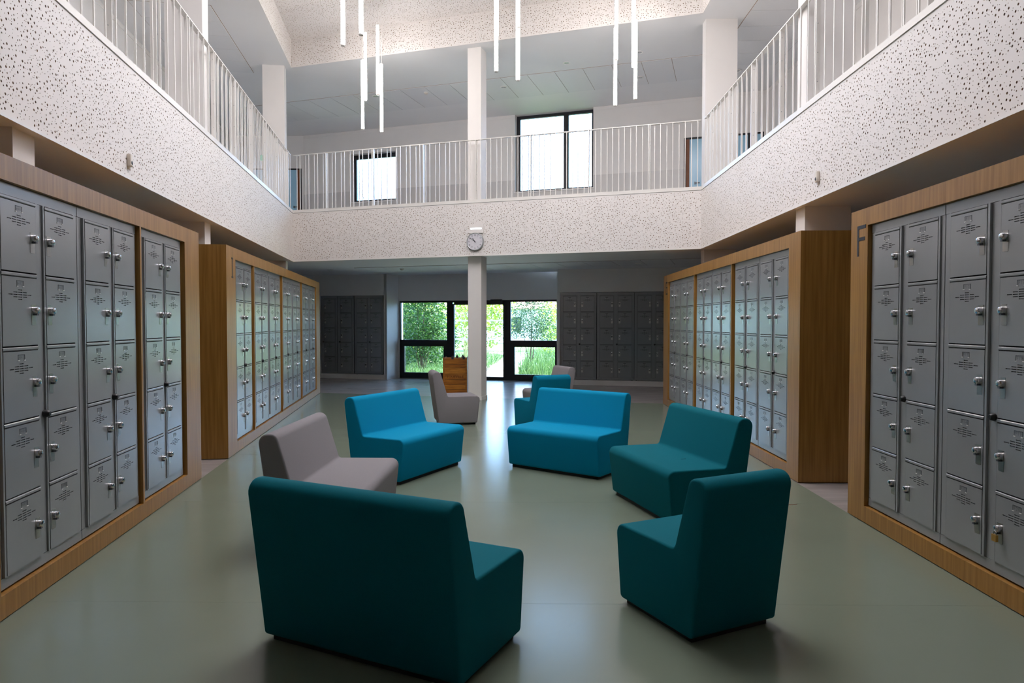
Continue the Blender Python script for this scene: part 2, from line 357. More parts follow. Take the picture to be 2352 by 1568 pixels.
def perf(name, origin, u, v, n, W_, H_, label, seed=1, cat='wall', th=None):
    """board with real round holes; n points out of the face"""
    nx = max(1, round(W_)); ny = max(1, round(H_)) if H_ > 1.4 else 1; tw, th = W_ / nx, H_ / ny
    r_ = random.Random(seed); VS = []; FS = []; MI = []; off = 0
    for ix in range(nx):
        for iy in range(ny):
            V, F, nf = hole_tile(1.0, 1.0 if H_ > .9 else H_, 3)
            V = V.copy(); V[:, 1] *= th / (1.0 if H_ > .9 else H_); F = F.copy()
            flip = r_.choice((0, 1, 2, 3))
            if flip & 1: V[:, 0] = 1 - V[:, 0]; F = F[:, ::-1]
            if flip & 2: V[:, 1] = th - V[:, 1]; F = F[:, ::-1]
            V[:, 0] = (V[:, 0] + ix) * tw; V[:, 1] += iy * th
            VS.append(V); FS.append(F + off); m_ = np.ones(len(F), np.int32); m_[:nf] = 0; MI.append(m_); off += len(V)
    ex = np.array([[0, 0, -.012], [W_, 0, -.012], [W_, H_, -.012], [0, H_, -.012], [0, 0, 0], [W_, 0, 0], [W_, H_, 0], [0, H_, 0]])
    VS.append(ex); FS.append(np.array([[0, 1, 2], [0, 2, 3], [0, 5, 1], [0, 4, 5], [2, 7, 3], [2, 6, 7]]) + off); MI.append(np.array([1, 1, 0, 0, 0, 0], np.int32))
    vs = np.concatenate(VS); q = np.concatenate(FS).astype(np.int32); mi = np.concatenate(MI)
    vs = vs @ np.stack([np.array(u), np.array(v), np.array(n)], 0) + np.array(origin)
    if np.dot(np.cross(u, v), n) < 0: q = np.ascontiguousarray(q[:, ::-1])
    me = bpy.data.meshes.new(name); me.vertices.add(len(vs)); me.vertices.foreach_set('co', vs.ravel())
    me.loops.add(q.size); me.loops.foreach_set('vertex_index', q.ravel())
    me.polygons.add(len(q)); me.polygons.foreach_set('loop_start', np.arange(len(q)) * 3)
    me.materials.append(M['board']); me.materials.append(M['felt']); me.polygons.foreach_set('material_index', mi); me.polygons.foreach_set('use_smooth', np.zeros(len(q), bool))
    me.update(calc_edges=True)
    return struct(name, me, label, cat)
def fascia(name, line, s0, s1, z0, z1, label, seed):
    # room side is the -n side of FB / FL / FR lines (right-hand side)
    o = line.at(s0, -.013, z0); u = (line.u.x, line.u.y, 0); n = (-line.n.x, -line.n.y, 0)
    return perf(name, o, u, (0, 0, 1), n, s1 - s0, z1 - z0, label, seed=seed)
sL = (3.0 - YB) / FL.u.y; sR = (11.781 - 3.0) / -FR.u.y
fascia('wall_gallery_left', FL, sL, FL.L, ZC, ZS, 'white perforated parapet of the left gallery', 1)
fascia('wall_gallery_back', FB, 0, FB.L, ZC, ZS, 'white perforated parapet of the back gallery with the clock', 2)
fascia('wall_gallery_right', FR, 0, sR, ZC, ZS, 'white perforated parapet of the right gallery', 3)
for nm, LN, a, b in (('left', FL, 0, sL), ('right', FR, sR, FR.L)):
    struct('wall_gallery_' + nm, MB().box((a, -.013, ZC), (b, .0, ZS), 'board', LN.T()), 'plain end of the white %s parapet beside the viewer' % nm)
for LN in (FL, FB, FR):
    pass
fascia('wall_recess_left', FL, (10.6 - YB) / FL.u.y, FL.L, ZU, ZR, 'white perforated edge of the ceiling recess, left side', 4)
fascia('wall_recess_back', FB, 0, FB.L, ZU, ZR, 'white perforated edge of the ceiling recess, back side', 5)
fascia('wall_recess_right', FR, 0, 1.5, ZU, ZR, 'white perforated edge of the ceiling recess, right side', 6)
for nm, LN, a, b in (('left', FL, 0, (10.6 - YB) / FL.u.y), ('right', FR, 1.5, FR.L)):
    struct('wall_recess_' + nm, MB().box((a, -.013, ZU), (b, .0, ZR), 'board', LN.T()), 'plain white edge of the ceiling recess, %s side near the viewer' % nm)
perf('ceiling_recess', (-5.0, 11.2, ZR), (1, 0, 0), (0, 1, 0), (0, 0, -1), 8.6, 3.3, 'white perforated ceiling above the pendant lights', seed=8, cat='ceiling')
# parapet caps and lower edges
k = 7
for LN, a, b, w_ in ((FL, 0, FL.L, 'left'), (FB, 0, FB.L, 'back'), (FR, 0, FR.L, 'right')):
    e = MB().box((a, -.022, ZS + .006), (b, .10, ZS + .066), 'rail', LN.T()); struct('trim_%d' % k, e, 'white metal cap along the top of the %s parapet' % w_, 'trim'); k += 1
    e = MB().box((a, -.02, ZC - .012), (b, .03, ZC + .004), 'rail', LN.T()); struct('trim_%d' % k, e, 'white metal edge under the %s parapet' % w_, 'trim'); k += 1

# ------------------------------------------------------------------ columns
def column(corner, ux, wx, uy, wy, label, skirt=False):
    c = Vector(corner); ux = Vector(ux).normalized(); uy = Vector(uy).normalized()
    P = [c, c + ux * wx, c + ux * wx + uy * wy, c + uy * wy]
    e = MB().prism([tuple(p) for p in P], 0, ZU, 'white')
    o = struct('column', e, label, 'column')
    if skirt:
        Q = [c - ux * .012 - uy * .012, c + ux * (wx + .012) - uy * .012, c + ux * (wx + .012) + uy * (wy + .012), c - ux * .012 + uy * (wy + .012)]
        struct('column_skirting', MB().prism([tuple(p) for p in Q], 0, .07, 'white'), None, None, o)
    return o
column((-.595, 13.19), (-.947, .319), .273, (.319, .947), .294, 'white square column in the middle under the clock', True)
lu, lv = (-.99, -.1425), (-.1425, .99)
column((-3.264, 4.495), lu, .45, lv, .262, 'white column rising behind the nearest left locker bank')
column((-3.90, 8.7), lu, .45, lv, .25, 'white column rising behind the second left locker bank')
column((-4.675, 14.15), lu, .43, lv, .22, 'white column at the far left corner of the gallery')
ru, rv = (1, -.02), (.02, 1)
column((3.225, 7.55), ru, .50, rv, .253, 'white column rising behind the right locker bank marked E')
column((3.365, 12.0), ru, .55, rv, .21, 'white column at the far right corner of the gallery')

# ------------------------------------------------------------------ windows, doors
def window(name, line, s0, s1, z0, z1, d, fr, mull, label):
    root = empty(name); tag(root, label, 'window', kind='structure')
    T = line.T(); l, r, b, t = fr
    e = MB().box((s0, d, z0), (s0 + l, d + .07, z1), 'alu', T).box((s1 - r, d, z0), (s1, d + .07, z1), 'alu', T)
    e.box((s0 + l, d, z0), (s1 - r, d + .07, z0 + b), 'alu', T).box((s0 + l, d, z1 - t), (s1 - r, d + .07, z1), 'alu', T)
    xs = [s0 + l]
    for a, c in mull: e.box((a, d - .01, z0 + b), (c, d + .06, z1 - t), 'alu', T); xs += [a, c]
    xs.append(s1 - r)
    link('window_frame', e.mesh('window_frame'), root)
    for i in range(0, len(xs), 2):
        link('pane', MB().box((xs[i], d + .03, z0 + b), (xs[i + 1], d + .036, z1 - t), 'glass', T).mesh('pane'), root)
    link('window_sill', MB().box((s0 - .02, -.03, z0 - .03), (s1 + .02, d, z0 + .001), 'white', T).mesh('window_sill'), root)
    return root
w1 = window('window_1', UB, *W1, .15, (.095, .06, .07, .11), [], 'smaller black framed upper window over the left of the back gallery')
link('stay_bar', MB().tube(UB.at(1.72, .14, 5.22), UB.at(1.84, .15, 4.9), .008, 'alu').mesh('stay_bar'), w1)
window('window_2', UB, *W2, .17, (.09, .07, .065, .075), [(7.50, 7.63)], 'larger two part black framed window behind the back railing')
# garden glazing
root = empty('window_3'); tag(root, 'black framed glazing and double door to the garden', 'window', kind='structure')
T = GLZ.T()
def bar(nm, a, b, z0, z1, d0=.04, d1=.12, m='alu', par=None): return link(nm, MB().box((a, d0, z0), (b, d1, z1), m, T).mesh(nm), par or root)
bar('jamb', 0, .03, 0, 2.09); bar('jamb', g1 - .04, g1, 0, 2.09)
bar('head_rail', .03, g1 - .04, 2.042, 2.09); bar('mullion', 1.37, 1.53, .0, 2.042); bar('mullion', 2.985, 3.135, 0, 2.042)
for a, b, ia, ib in ((.03, 1.37, .137, 1.275), (3.135, g1 - .04, 3.241, g1 - .1)):
    bar('transom', a, b, .955, 1.04)
    sash = bar('sash', a, b, .87, .955, .03, .11)
    for q in ((a, ia, .0, .87), (ib, b, 0, .87), (ia, ib, 0, .155)):
        bar('sash_rail', q[0], q[1], q[2], q[3], .03, .11, par=sash)
    bar('pane', a, b, 1.04, 2.042, .08, .086, 'glass'); bar('pane', ia, ib, .155, .87, .08, .086, 'glass')
bar('mullion', 1.965, 2.055, 0, 2.042)
sl_ = bar('side_light_rail', 1.53, 1.575, 0, 2.0, .03, .11)
for q in ((1.575, 1.965, 0, .08), (1.575, 1.965, 1.975, 2.042)): bar('rail', *q, .03, .11, par=sl_)
df = bar('door_leaf', 2.06, 2.15, 0, 2.0, .03, .11)
bar('stile', 2.938, 2.985, 0, 2.0, .03, .11, par=df); bar('bottom_rail', 2.15, 2.938, 0, .08, .03, .11, par=df); bar('top_rail', 2.06, 2.985, 1.975, 2.042, .03, .11, par=df)
bar('pull_handle', 2.095, 2.12, .8, 1.3, -.02, .03, 'silver', par=df)
for pa, x0_, x1_ in ((sl_, 1.575, 1.965), (df, 2.15, 2.938)):
    bar('pane', x0_, x1_, .08, 1.975, .08, .086, 'glass', par=pa)
    for z_ in (1.535, 1.045): bar('marking_strip', x0_, x1_, z_, z_ + .045, .074, .079, 'frost', par=pa)
bar('door_closer', 2.61, 2.917, 2.0, 2.108, -.03, .03)
# blue doors on the gallery
def bluedoor(name, line, s0, s1, z0, z1, edge_left, label, mull=None):
    root = empty(name); tag(root, label, 'door', kind='structure'); T = line.T()
    e = MB().box((s0, .02, z0), (s0 + .05, .12, z1), 'alu', T).box((s1 - .05, .02, z0), (s1, .12, z1), 'alu', T).box((s0 + .05, .02, z1 - .035), (s1 - .05, .12, z1), 'alu', T)
    link('door_frame', e.mesh('door_frame'), root)
    a, b = s0 + .05, s1 - .05
    if edge_left: link('leaf_edge', MB().box((a, .03, z0), (a + .075, .1, z1 - .035), 'brown', T).mesh('leaf_edge'), root); a += .075
    else: link('leaf_edge', MB().box((b - .075, .03, z0), (b, .1, z1 - .035), 'brown', T).mesh('leaf_edge'), root); b -= .075
    segs = [(a, b)] if not mull else [(a, mull[0]), (mull[1], b)]
    if mull: link('mullion', MB().box((mull[0], .02, z0), (mull[1], .12, z1 - .035), 'alu', T).mesh('mullion'), root)
    for q in segs: link('blue_panel', MB().box((q[0], .05, z0), (q[1], .07, z1 - .035), 'film', T).mesh('blue_panel'), root)
    hx = a + .12 if edge_left else b - .12
    link('door_handle', MB().box((hx, .02, z0 + 1.0), (hx + .12, .04, z0 + 1.02), 'lens', T).box((hx, .02, z0 + .98), (hx + .02, .05, z0 + 1.04), 'lens', T).mesh('door_handle'), root)
bluedoor('door_1', UB, *DR, True, 'blue glazed door in the right corner of the back gallery', (11.87, 11.99))
bluedoor('door_2', VL, dl0, dl1, ZS, 5.86, False, 'blue glazed door in the left corner of the back gallery')

# ------------------------------------------------------------------ railings
def railing(line, s0, s1, label, post0, postp):
    root = empty('railing', line.at(s0, .04, ZS + .066), line.ang()); tag(root, label, 'railing', 'gallery railings')
    L = s1 - s0; H = 1.13
    link('handrail', MB().box((0, -.03, H), (L, .03, H + .012), 'rail').mesh('handrail'), root)
    bal = MB().box((-.006, -.006, 0), (.006, .006, H - .0), 'rail').mesh('baluster')
    pm = MB().box((-.006, -.03, 0), (.006, .03, H), 'rail')
    for z in (.18, .48, .78, 1.05):
        for sg in (-1, 1): pm.lathe([(.006, 0), (.005, .004)], 6, 'silver', T=lambda a, b, c, z=z, sg=sg: (sg * (.006 + c), a, z + b))
    pm = pm.mesh('post'); x = post0; posts = []
    while x < L - .03:
        link('post', pm, root, (x, 0, 0)); posts.append(x); x += postp
    n = int(L / .1035); 
    for i in range(n):
        x = (i + .5) * L / n
        if min([abs(x - p) for p in posts] + [9]) < .02: x += .028
        link('baluster', bal, root, (x, -.022 if i % 2 else .022, 0))
    return root
sL2 = (4.35 - YB) / FL.u.y; sR2 = (11.781 - 4.4) / -FR.u.y
railing(FL, sL2, FL.L - .05, 'white steel railing of the left gallery above the lockers', .5, 1.02)
railing(FB, .03, FB.L - .03, 'white steel railing across the back gallery in front of the windows', .77, 1.09)
railing(FR, .05, sR2, 'white steel railing of the right gallery above the lockers', .45, 1.02)

# ------------------------------------------------------------------ lockers
UW, UH = .875, 2.085
mb = MB()
mb.box((.003, .03, 0), (UW - .003, .45, UH), 'steel')
for a, b in ((.003, .055), (.415, .478), (.838, UW - .003)): mb.box((a, 0, .06), (b, .03, 2.022), 'steel')
mb.box((.003, -.002, 0), (UW - .003, .03, .058), 'steel').box((.003, -.002, 2.024), (UW - .003, .03, UH), 'steel')
for a, b in ((.055, .415), (.478, .838)): mb.add([(a, .0295, .06), (b, .0295, .06), (b, .0295, 2.022), (a, .0295, 2.022)], [(0, 1, 2, 3)], 'cavity_shade')  # dark sheets painted as shade behind the door gaps
ME_body = mb.mesh('locker_body')
SW = .48; mb = MB().box((0, .03, 0), (SW, .45, UH), 'steel')
for a, b in ((0, .075), (.435, SW)): mb.box((a, 0, .06), (b, .03, 2.022), 'steel')
mb.box((0, -.002, 0), (SW, .03, .058), 'steel').box((0, -.002, 2.024), (SW, .03, UH), 'steel').add([(.075, .0295, .06), (.435, .0295, .06), (.435, .0295, 2.022), (.075, .0295, 2.022)], [(0, 1, 2, 3)], 'cavity_shade')  # same painted shade sheet behind the single column
ME_single = mb.mesh('locker_body')
mb = MB()
for x in (.05, UW - .05): mb.lathe([(.02, -.012), (.02, 0)], 8, 'black', T=lambda a, b, c, x=x: (x + a, .04 + b, c))
ME_foot = mb.mesh('foot')
PZ = 1.962 / 5
def leaf_mesh(x0, x1, sl, sr, y):
    mb = MB().box((x0, y, .06), (x0 + sl, 0.004, 2.022), 'steel').box((x1 - sr, y, .06), (x1, 0.004, 2.022), 'steel')
    for i in range(5):
        zt = 2.022 - i * PZ
        vs = [(x0 + sl, y, zt - .003), (x1 - sr, y, zt - .003), (x1 - sr, y - .004, zt - .007), (x0 + sl, y - .004, zt - .007), (x1 - sr, y - .004, zt - .017), (x0 + sl, y - .004, zt - .017), (x1 - sr, y, zt - .021), (x0 + sl, y, zt - .021), (x1 - sr, .004, zt - .021), (x0 + sl, .004, zt - .021), (x1 - sr, .004, zt - .003), (x0 + sl, .004, zt - .003)]
        mb.add(vs, [(0, 3, 2, 1)[::-1][::-1], (3, 5, 4, 2), (5, 7, 6, 4), (7, 9, 8, 6), (11, 0, 1, 10)], 'steel')
    mb.box((x0 + sl, y, .06), (x1 - sr, .004, .066), 'steel')
    return mb.mesh('door_leaf')
LX = ((.057, .414, .014, .018, -.014), (.480, .836, .014, .018, -.009))
ME_leaf = [leaf_mesh(*q) for q in LX]
DW = LX[0][1] - LX[0][0] - .032 - .008; DH = PZ - .021 - .009
def door_mesh():
    """front face with thirteen real vent slots"""
    sw, sh, px, pz = .036, .0042, .043, .0125; cx = DW / 2; cz = DH * .745
    slots = [(c, r) for r, n in ((-2, 1), (-1, 3), (0, 5), (1, 3), (2, 1)) for c in range(-(n // 2), n // 2 + 1)]
    xs = sorted({0, DW} | {cx + c * px + s_ * sw / 2 for c in range(-2, 3) for s_ in (-1, 1)})
    zs = sorted({0, DH} | {cz + r * pz + s_ * sh / 2 for r in range(-2, 3) for s_ in (-1, 1)})
    mb = MB(); vs = [(x, 0, z) for z in zs for x in xs]; nx = len(xs); fs = []
    hole = {(round(cx + c * px - sw / 2, 5), round(cz + r * pz - sh / 2, 5)) for c, r in slots}
    for i in range(len(zs) - 1):
        for j in range(nx - 1):
            if (round(xs[j], 5), round(zs[i], 5)) in hole and xs[j + 1] - xs[j] > .03: continue
            fs.append((i * nx + j, i * nx + j + 1, (i + 1) * nx + j + 1, (i + 1) * nx + j))
    mb.add(vs, fs, 'steel')
    for c, r in slots:
        x0, x1, z0, z1 = cx + c * px - sw / 2, cx + c * px + sw / 2, cz + r * pz - sh / 2, cz + r * pz + sh / 2
        v = [(x0, 0, z0), (x1, 0, z0), (x1, 0, z1), (x0, 0, z1), (x0, .006, z0), (x1, .006, z0), (x1, .006, z1), (x0, .006, z1)]
        mb.add(v, [(4, 5, 6, 7), (0, 4, 5, 1)[::-1], (2, 6, 7, 3)[::-1], (1, 5, 6, 2)[::-1], (3, 7, 4, 0)[::-1]], 'cavity_shade')  # slot sides and backs coloured near-black as shade
    v = [(0, 0, 0), (DW, 0, 0), (DW, 0, DH), (0, 0, DH), (0, .014, 0), (DW, .014, 0), (DW, .014, DH), (0, .014, DH)]
    mb.add(v, [(0, 4, 5, 1), (2, 6, 7, 3), (1, 5, 6, 2), (3, 7, 4, 0)], 'steel')
    return mb.mesh('door')
ME_door = door_mesh()
mb = MB().lathe([(.019, 0), (.020, .004), (.0205, .018), (.017, .026), (.010, .029)], 12, 'chrome', T=lambda a, b, c: (a, -c, b))
mb.box((-.009, -.021, -.027), (.009, 0, -.014), 'lens')
ME_lock = smooth(mb.mesh('lock'), 35)
ME_plate = MB().box((-.021, -.0012, -.078), (.021, 0, .034), 'plate').mesh('lock_plate')
mb = MB().lathe([(.023, 0), (.023, .010), (.016, .028), (.012, .031)], 10, 'knob', T=lambda a, b, c: (a, -c, b))
ME_knob = smooth(mb.mesh('latch_knob'), 35)
GLYPH = {}
def tag_mesh(txt):
    mb = MB()
    mb.box((-.031, -.0015, .016), (.031, 0, .0185), 'letter').box((.0285, -.0012, -.009), (.031, 0, .016), 'letter').box((-.031, -.0012, -.009), (-.0295, 0, .016), 'pencil')
    for x in (-1, 1): mb.box((x * .027 - .007, -.003, -.014), (x * .027 + .007, 0, -.011), 'rail')
    x = -.5 * .0165 * (len(txt) - 1)
    for ch in txt:
        if ch not in GLYPH: GLYPH[ch] = text_geo(ch, .028)
        v, f = GLYPH[ch]; mb.add([(x + p[0] * .9, -.0012, p[1] - .006) for p in v], f, 'pencil'); x += .0165
    if not txt: mb.box((-.027, -.001, -.006), (.027, 0, .012), 'pencil')
    return mb.mesh('number_tag')
ME_blank = tag_mesh('')
def locker(line, s, d, zbase, width, label, group, letter=None, start=0, single=False):
    root = empty('locker_unit', line.at(s, d, zbase), line.ang()); root.scale = (width / (SW if single else UW), 1, 1)
    tag(root, label, 'lockers', group)
    link('locker_body', ME_single if single else ME_body, root)
    sh = .077 - LX[1][0] if single else 0
    if not single: link('foot', ME_foot, root)
    link('latch_knob', ME_knob, root, (.470 + sh, -.004, .06 + 2 * PZ + .004))
    for c in (1,) if single else (0, 1):
        x0, x1, sl, sr, y = LX[c]; x0 += sh
        lf = link('door_leaf', ME_leaf[c], root, (sh, 0, 0))
        for i in range(5):
            dz = 2.022 - i * PZ - .021 - .0045 - DH
            dr = link('door', ME_door, root, (x0 + sl + .004, y - .002, dz))
            lx = DW - .035 if c == 0 else .035
            link('lock_plate', ME_plate, dr, (lx, 0, DH * .515)); link('lock', ME_lock, dr, (lx, -.001, DH * .52))
            me = ME_blank if letter is None else tag_mesh('%s%02d' % (letter, start + c * 5 + i))
            link('number_tag', me, dr, (DW / 2, 0, DH * .90))
    return root
# NB: for a bank line the lockers stand on its +n side, doors facing -n
def surround(line, L, openings, depth, label, letter=None, lpos=0):
    """openings: list of (a,b) along the line; between them thin dividers"""
    root = empty('locker_surround', line.at(0, 0, 0), line.ang()); tag(root, label, 'cabinet', 'wooden locker surrounds')
    z0, z1, zt = .125, 2.225, 2.355
    P = lambda nm, a, b, par=root: link(nm, MB().box(a, b, 'wood').mesh(nm), par)
    o0, o1 = openings[0][0], openings[-1][1]
    P('top_band', (o0, 0, z1), (o1, .03, zt)); P('plinth_band', (o0, 0, .006), (o1, .03, z0))
    P('stile', (0, 0, .006), (o0, .03, zt)); P('stile', (o1, 0, .006), (L, .03, zt))
    for (a, b), (c, d_) in zip(openings, openings[1:]): P('divider', ((b + c) / 2 - .014, .001, z0), ((b + c) / 2 + .014, depth - .02, z1))
    P('end_panel', (0, .03, .006), (.03, depth, zt)); P('end_panel', (L - .03, .03, .006), (L, depth, zt))
    P('side_lining', (o0 - .02, .03, z0), (o0 - .001, depth - .02, z1)); P('side_lining', (o1 + .001, .03, z0), (o1 + .02, depth - .02, z1))
    P('top_board', (.03, .03, zt - .03), (L - .03, depth, zt)); P('shelf_board', (.03, .03, z0 - .025), (L - .03, depth, z0))
    P('back_board', (.03, depth - .015, .006), (L - .03, depth, zt - .03))
    link('shadow_gap', MB().box((.01, .008, 0), (L - .01, depth - .01, .006), 'black').mesh('shadow_gap'), root)
    if letter:
        mb = MB(); w_, h_, t_ = .13, .23, .026; B = lambda a, b, c, d_: mb.box((lpos + a, -.002, 2.005 + c), (lpos + b, 0, 2.005 + d_), 'letter')
        if letter == 'I': B(.02, .046, 0, h_); B(0, .066, 0, .02); B(0, .066, h_ - .02, h_)
        else:
            B(0, t_, 0, h_); B(t_, w_, h_ - t_, h_); B(t_, w_ * .9, h_ * .5, h_ * .5 + t_)
            if letter == 'E': B(t_, w_, 0, t_)
        tag(link('letter_sign', mb.mesh('letter_sign'), root), 'dark letter ' + letter)
    return root
RC = .03; ZB = .125 + .012
# A (left, near): line parameter 0 at A1 (Y=3.37)
gA = 'lockers in the near left wooden surround'
BA0 = Line(BA.at(-.45)[:2], BA.at(0)[:2]); o = .45
surround(BA0, 3.193 + o, [(.02 + o - .005, 1.79 + o), (1.845 + o, 2.80 + o)], .5, 'oak surround of the near left bank holding lockers from H41')
for s, wd, st, wh in ((.022, .882, 41, 'nearest on the left, at the picture edge'), (.906, .882, 51, 'middle one of the near left oak bank'), (1.868, .90, 61, 'alone in its far bay')):
    locker(BA0, s + o, RC, ZB, wd, 'grey steel locker unit numbered from H%d, %s' % (st, wh), gA, 'H', st)
gB = 'lockers in the far left wooden surround'
surround(BB, 7.178, [(.382, 1.26), (1.315, 3.10), (3.16, 4.905), (4.985, 6.69)], .5, 'oak surround of the far left locker bank marked I', 'I', .21)
pos = [(.385, .87), (1.325, .875), (2.205, .875), (3.185, .855), (4.045, .855), (5.01, .835), (5.85, .835)]
ordn = ['first', 'second', 'third', 'fourth', 'fifth', 'sixth', 'seventh']
for i, (s, wd) in enumerate(pos):
    locker(BB, s, RC, ZB, wd, 'grey steel locker unit, %s from the near end of the far left bank' % ordn[i], gB, 'I', 1 + 10 * i)
gE = 'lockers in the far right wooden surround'
surround(BE, BE.L, [(.395, 2.21), (2.30, 4.085), (4.175, 5.975)], .5, 'oak surround of the far right locker bank marked E', 'E', .19)
pos = [(.405, .89), (1.30, .89), (2.32, .875), (3.20, .875), (4.19, .885), (5.08, .885)]
for i, (s, wd) in enumerate(pos):
    locker(BE, s, RC, ZB, wd, 'grey steel locker unit, %s from the far end of the right bank marked E' % ordn[i], gE, 'E', 1 + 10 * i)
gF = 'lockers in the near right wooden surround'
surround(BF_, BF_.L, [(.258, 2.045)], .5, 'oak surround of the near right bank marked F', 'F', .10)
locker(BF_, .266, RC, ZB, .885, 'grey steel locker unit numbered from F01, next to the letter F', gF, 'F', 1)
locker(BF_, 1.153, RC, ZB, .885, 'grey steel locker unit numbered from F11, nearest on the right', gF, 'F', 11)
gR = 'built-in lockers right of the garden glazing'
for i, s in enumerate((.069, .955, 1.838)):
    locker(NR, s, .012, .137, .88, 'dark grey locker unit in the back wall, %s from the garden glazing' % ordn[i], gR, None)
gN = 'built-in lockers left of the garden glazing'
locker(NL, nlL - .955, .012, .137, .84, 'shaded two column locker unit next to the white return wall left of glazing', gN)
for i, (a, l) in enumerate(((nlL - 1.465, 'beside the two column unit'), (nlL - 1.965, 'just past the far left oak bank'))):
    locker(NL, a, .012, .137, .49, 'shaded narrow locker unit built into the back wall, ' + l, gN, None, 0, True)
# padlock on F20
u = BF_.at(1.157 + (LX[1][0] + .018 + .035) * .885 / UW, RC - .040, ZB + .06 + .0045 + DH * .52 - .066)
pl = empty('padlock', u, BF_.ang()); tag(pl, 'small brass padlock hanging on the lowest lock of the nearest right locker', 'padlock')
link('padlock_body', MB().box((-.017, -.007, 0), (.017, .007, .036), 'brass').mesh('padlock_body'), pl)
e = MB(); pr = None
for k_ in range(9):
    a = math.pi * k_ / 8; p = (.010 * math.cos(a), 0, .048 + .010 * math.sin(a))
    if pr: e.tube(pr, p, .0025, 'chrome')
    pr = p
e.tube((.010, 0, .036), (.010, 0, .048), .0025, 'chrome').tube((-.010, 0, .036), (-.010, 0, .048), .0025, 'chrome')
link('shackle', e.mesh('shackle'), pl)

# ------------------------------------------------------------------ foam seats
PROF = [((0, .028), .025), ((.569, .028), .025), ((.612, .424), .055), ((.129, .424), .030), ((.021, .785), .055), ((-.104, .785), .060)]
def fillet(P, seg=6):
    out = []; n = len(P)
    for i in range(n):
        (p, r), a, b = P[i], Vector(P[i - 1][0]), Vector(P[(i + 1) % n][0]); p = Vector(p)
        da = (a - p).normalized(); db = (b - p).normalized(); th = da.angle(db); t = r / math.tan(th / 2)
        c = p + (da + db).normalized() * (r / math.sin(th / 2)); s_ = p + da * t - c; e_ = p + db * t - c
        a0 = math.atan2(s_.y, s_.x); a1 = math.atan2(e_.y, e_.x); d = (a1 - a0 + math.pi) % (2 * math.pi) - math.pi
        for k_ in range(seg + 1):
            q = a0 + d * k_ / seg; out.append((c.x + r * math.cos(q), c.y + r * math.sin(q)))
    return out
PF = fillet(PROF); NPF = len(PF)
def nrm(i):
    a = Vector(PF[i - 1]); b = Vector(PF[(i + 1) % NPF]); t = (b - a).normalized(); return Vector((t.y, -t.x))
NR_ = [nrm(i) for i in range(NPF)]
def seat_mesh(wd, m):
    rr = .013; rings = []
    def ring(x, off): return [(x, PF[i][0] - NR_[i].x * off, PF[i][1] - NR_[i].y * off) for i in range(NPF)]
    for a in (90, 60, 30, 0): rings.append(ring(-(wd / 2 - rr + rr * math.sin(R(a))), rr * (1 - math.cos(R(a)))))
    for a in (0, 30, 60, 90): rings.append(ring(wd / 2 - rr + rr * math.sin(R(a)), rr * (1 - math.cos(R(a)))))
    vs = [p for r_ in rings for p in r_]; fs = []
    for k_ in range(len(rings) - 1):
        for i in range(NPF):
            j = (i + 1) % NPF; fs.append((k_ * NPF + i, k_ * NPF + j, (k_ + 1) * NPF + j, (k_ + 1) * NPF + i)[::-1])
    fs.append(tuple(range(NPF))[::-1][::-1]); fs.append(tuple((len(rings) - 1) * NPF + i for i in range(NPF))[::-1])
    me = MB().add(vs, fs, m).mesh('upholstery'); bm = bmesh.new(); bm.from_mesh(me); bmesh.ops.recalc_face_normals(bm, faces=bm.faces); bm.to_mesh(me); bm.free()
    return smooth(me, 50)
def base_mesh(wd): return MB().box((-wd / 2 + .03, .03, 0), (wd / 2 - .03, .545, .031), 'black').mesh('base')
SEATS = [('b', 'teal', (-.688, 2.952, -.454), 'large teal foam bench seen from behind in the middle of the foreground'),
         ('s', 'teal', (1.070, 3.240, .455), 'single teal foam chair seen from behind, in front of the other teal bench'),
         ('b', 'teal', (1.573, 5.586, 1.838), 'teal foam bench facing left with a small metal tab on its seat'),
         ('b', 'blue', (.737, 7.232, 2.505), 'bright blue foam bench right of centre facing the viewer'),
         ('b', 'blue', (-1.288, 6.992, -2.049), 'bright blue foam bench left of centre, turned to the right'),
         ('b', 'grey', (-1.523, 4.903, -1.598), 'warm grey foam bench half hidden by the foreground teal bench'),
         ('s', 'grey', (-1.126, 10.16, -1.329), 'single grey foam chair standing left of the central column'),
         ('s', 'petrol', (.533, 9.357, .460), 'single petrol blue foam chair just behind the bright blue bench'),
         ('s', 'grey', (.829, 11.235, 2.004), 'single grey foam chair hidden behind the petrol blue chair')]
cache = {}
for kd, m, (x, y, th), lab in SEATS:
    wd = .535 if kd == 's' else 1.075
    if (kd, m) not in cache: cache[kd, m] = (seat_mesh(wd, m), base_mesh(wd))
    root = empty('foam_bench' if kd == 'b' else 'foam_chair', (x, y, 0), th); tag(root, lab, 'bench' if kd == 'b' else 'chair', 'foam seats on the green floor')
    link('upholstery', cache[kd, m][0], root); link('base', cache[kd, m][1], root)
tb = link('metal_tab', MB().box((-.018, -.004, 0), (.018, .004, .003), 'chrome').lathe([(.006, 0), (.006, .004)], 8, 'chrome', T=lambda a, b, c: (.018 + a, b, c)).mesh('metal_tab'), None, (1.35, 5.36, .4245), .3)
tag(tb, 'tiny metal tab lying on the seat of the teal bench', 'tab')
e = MB(); pts = [(2.17, 5.62, .001), (2.24, 5.60, .004), (2.31, 5.595, .002), (2.36, 5.61, .001)]
for a, b in zip(pts, pts[1:]): e.tube(a, b, .0018, 'threadm', 5)
tag(link('thread', e.mesh('thread')), 'short reddish thread lying on the green floor behind the teal chair', 'thread')

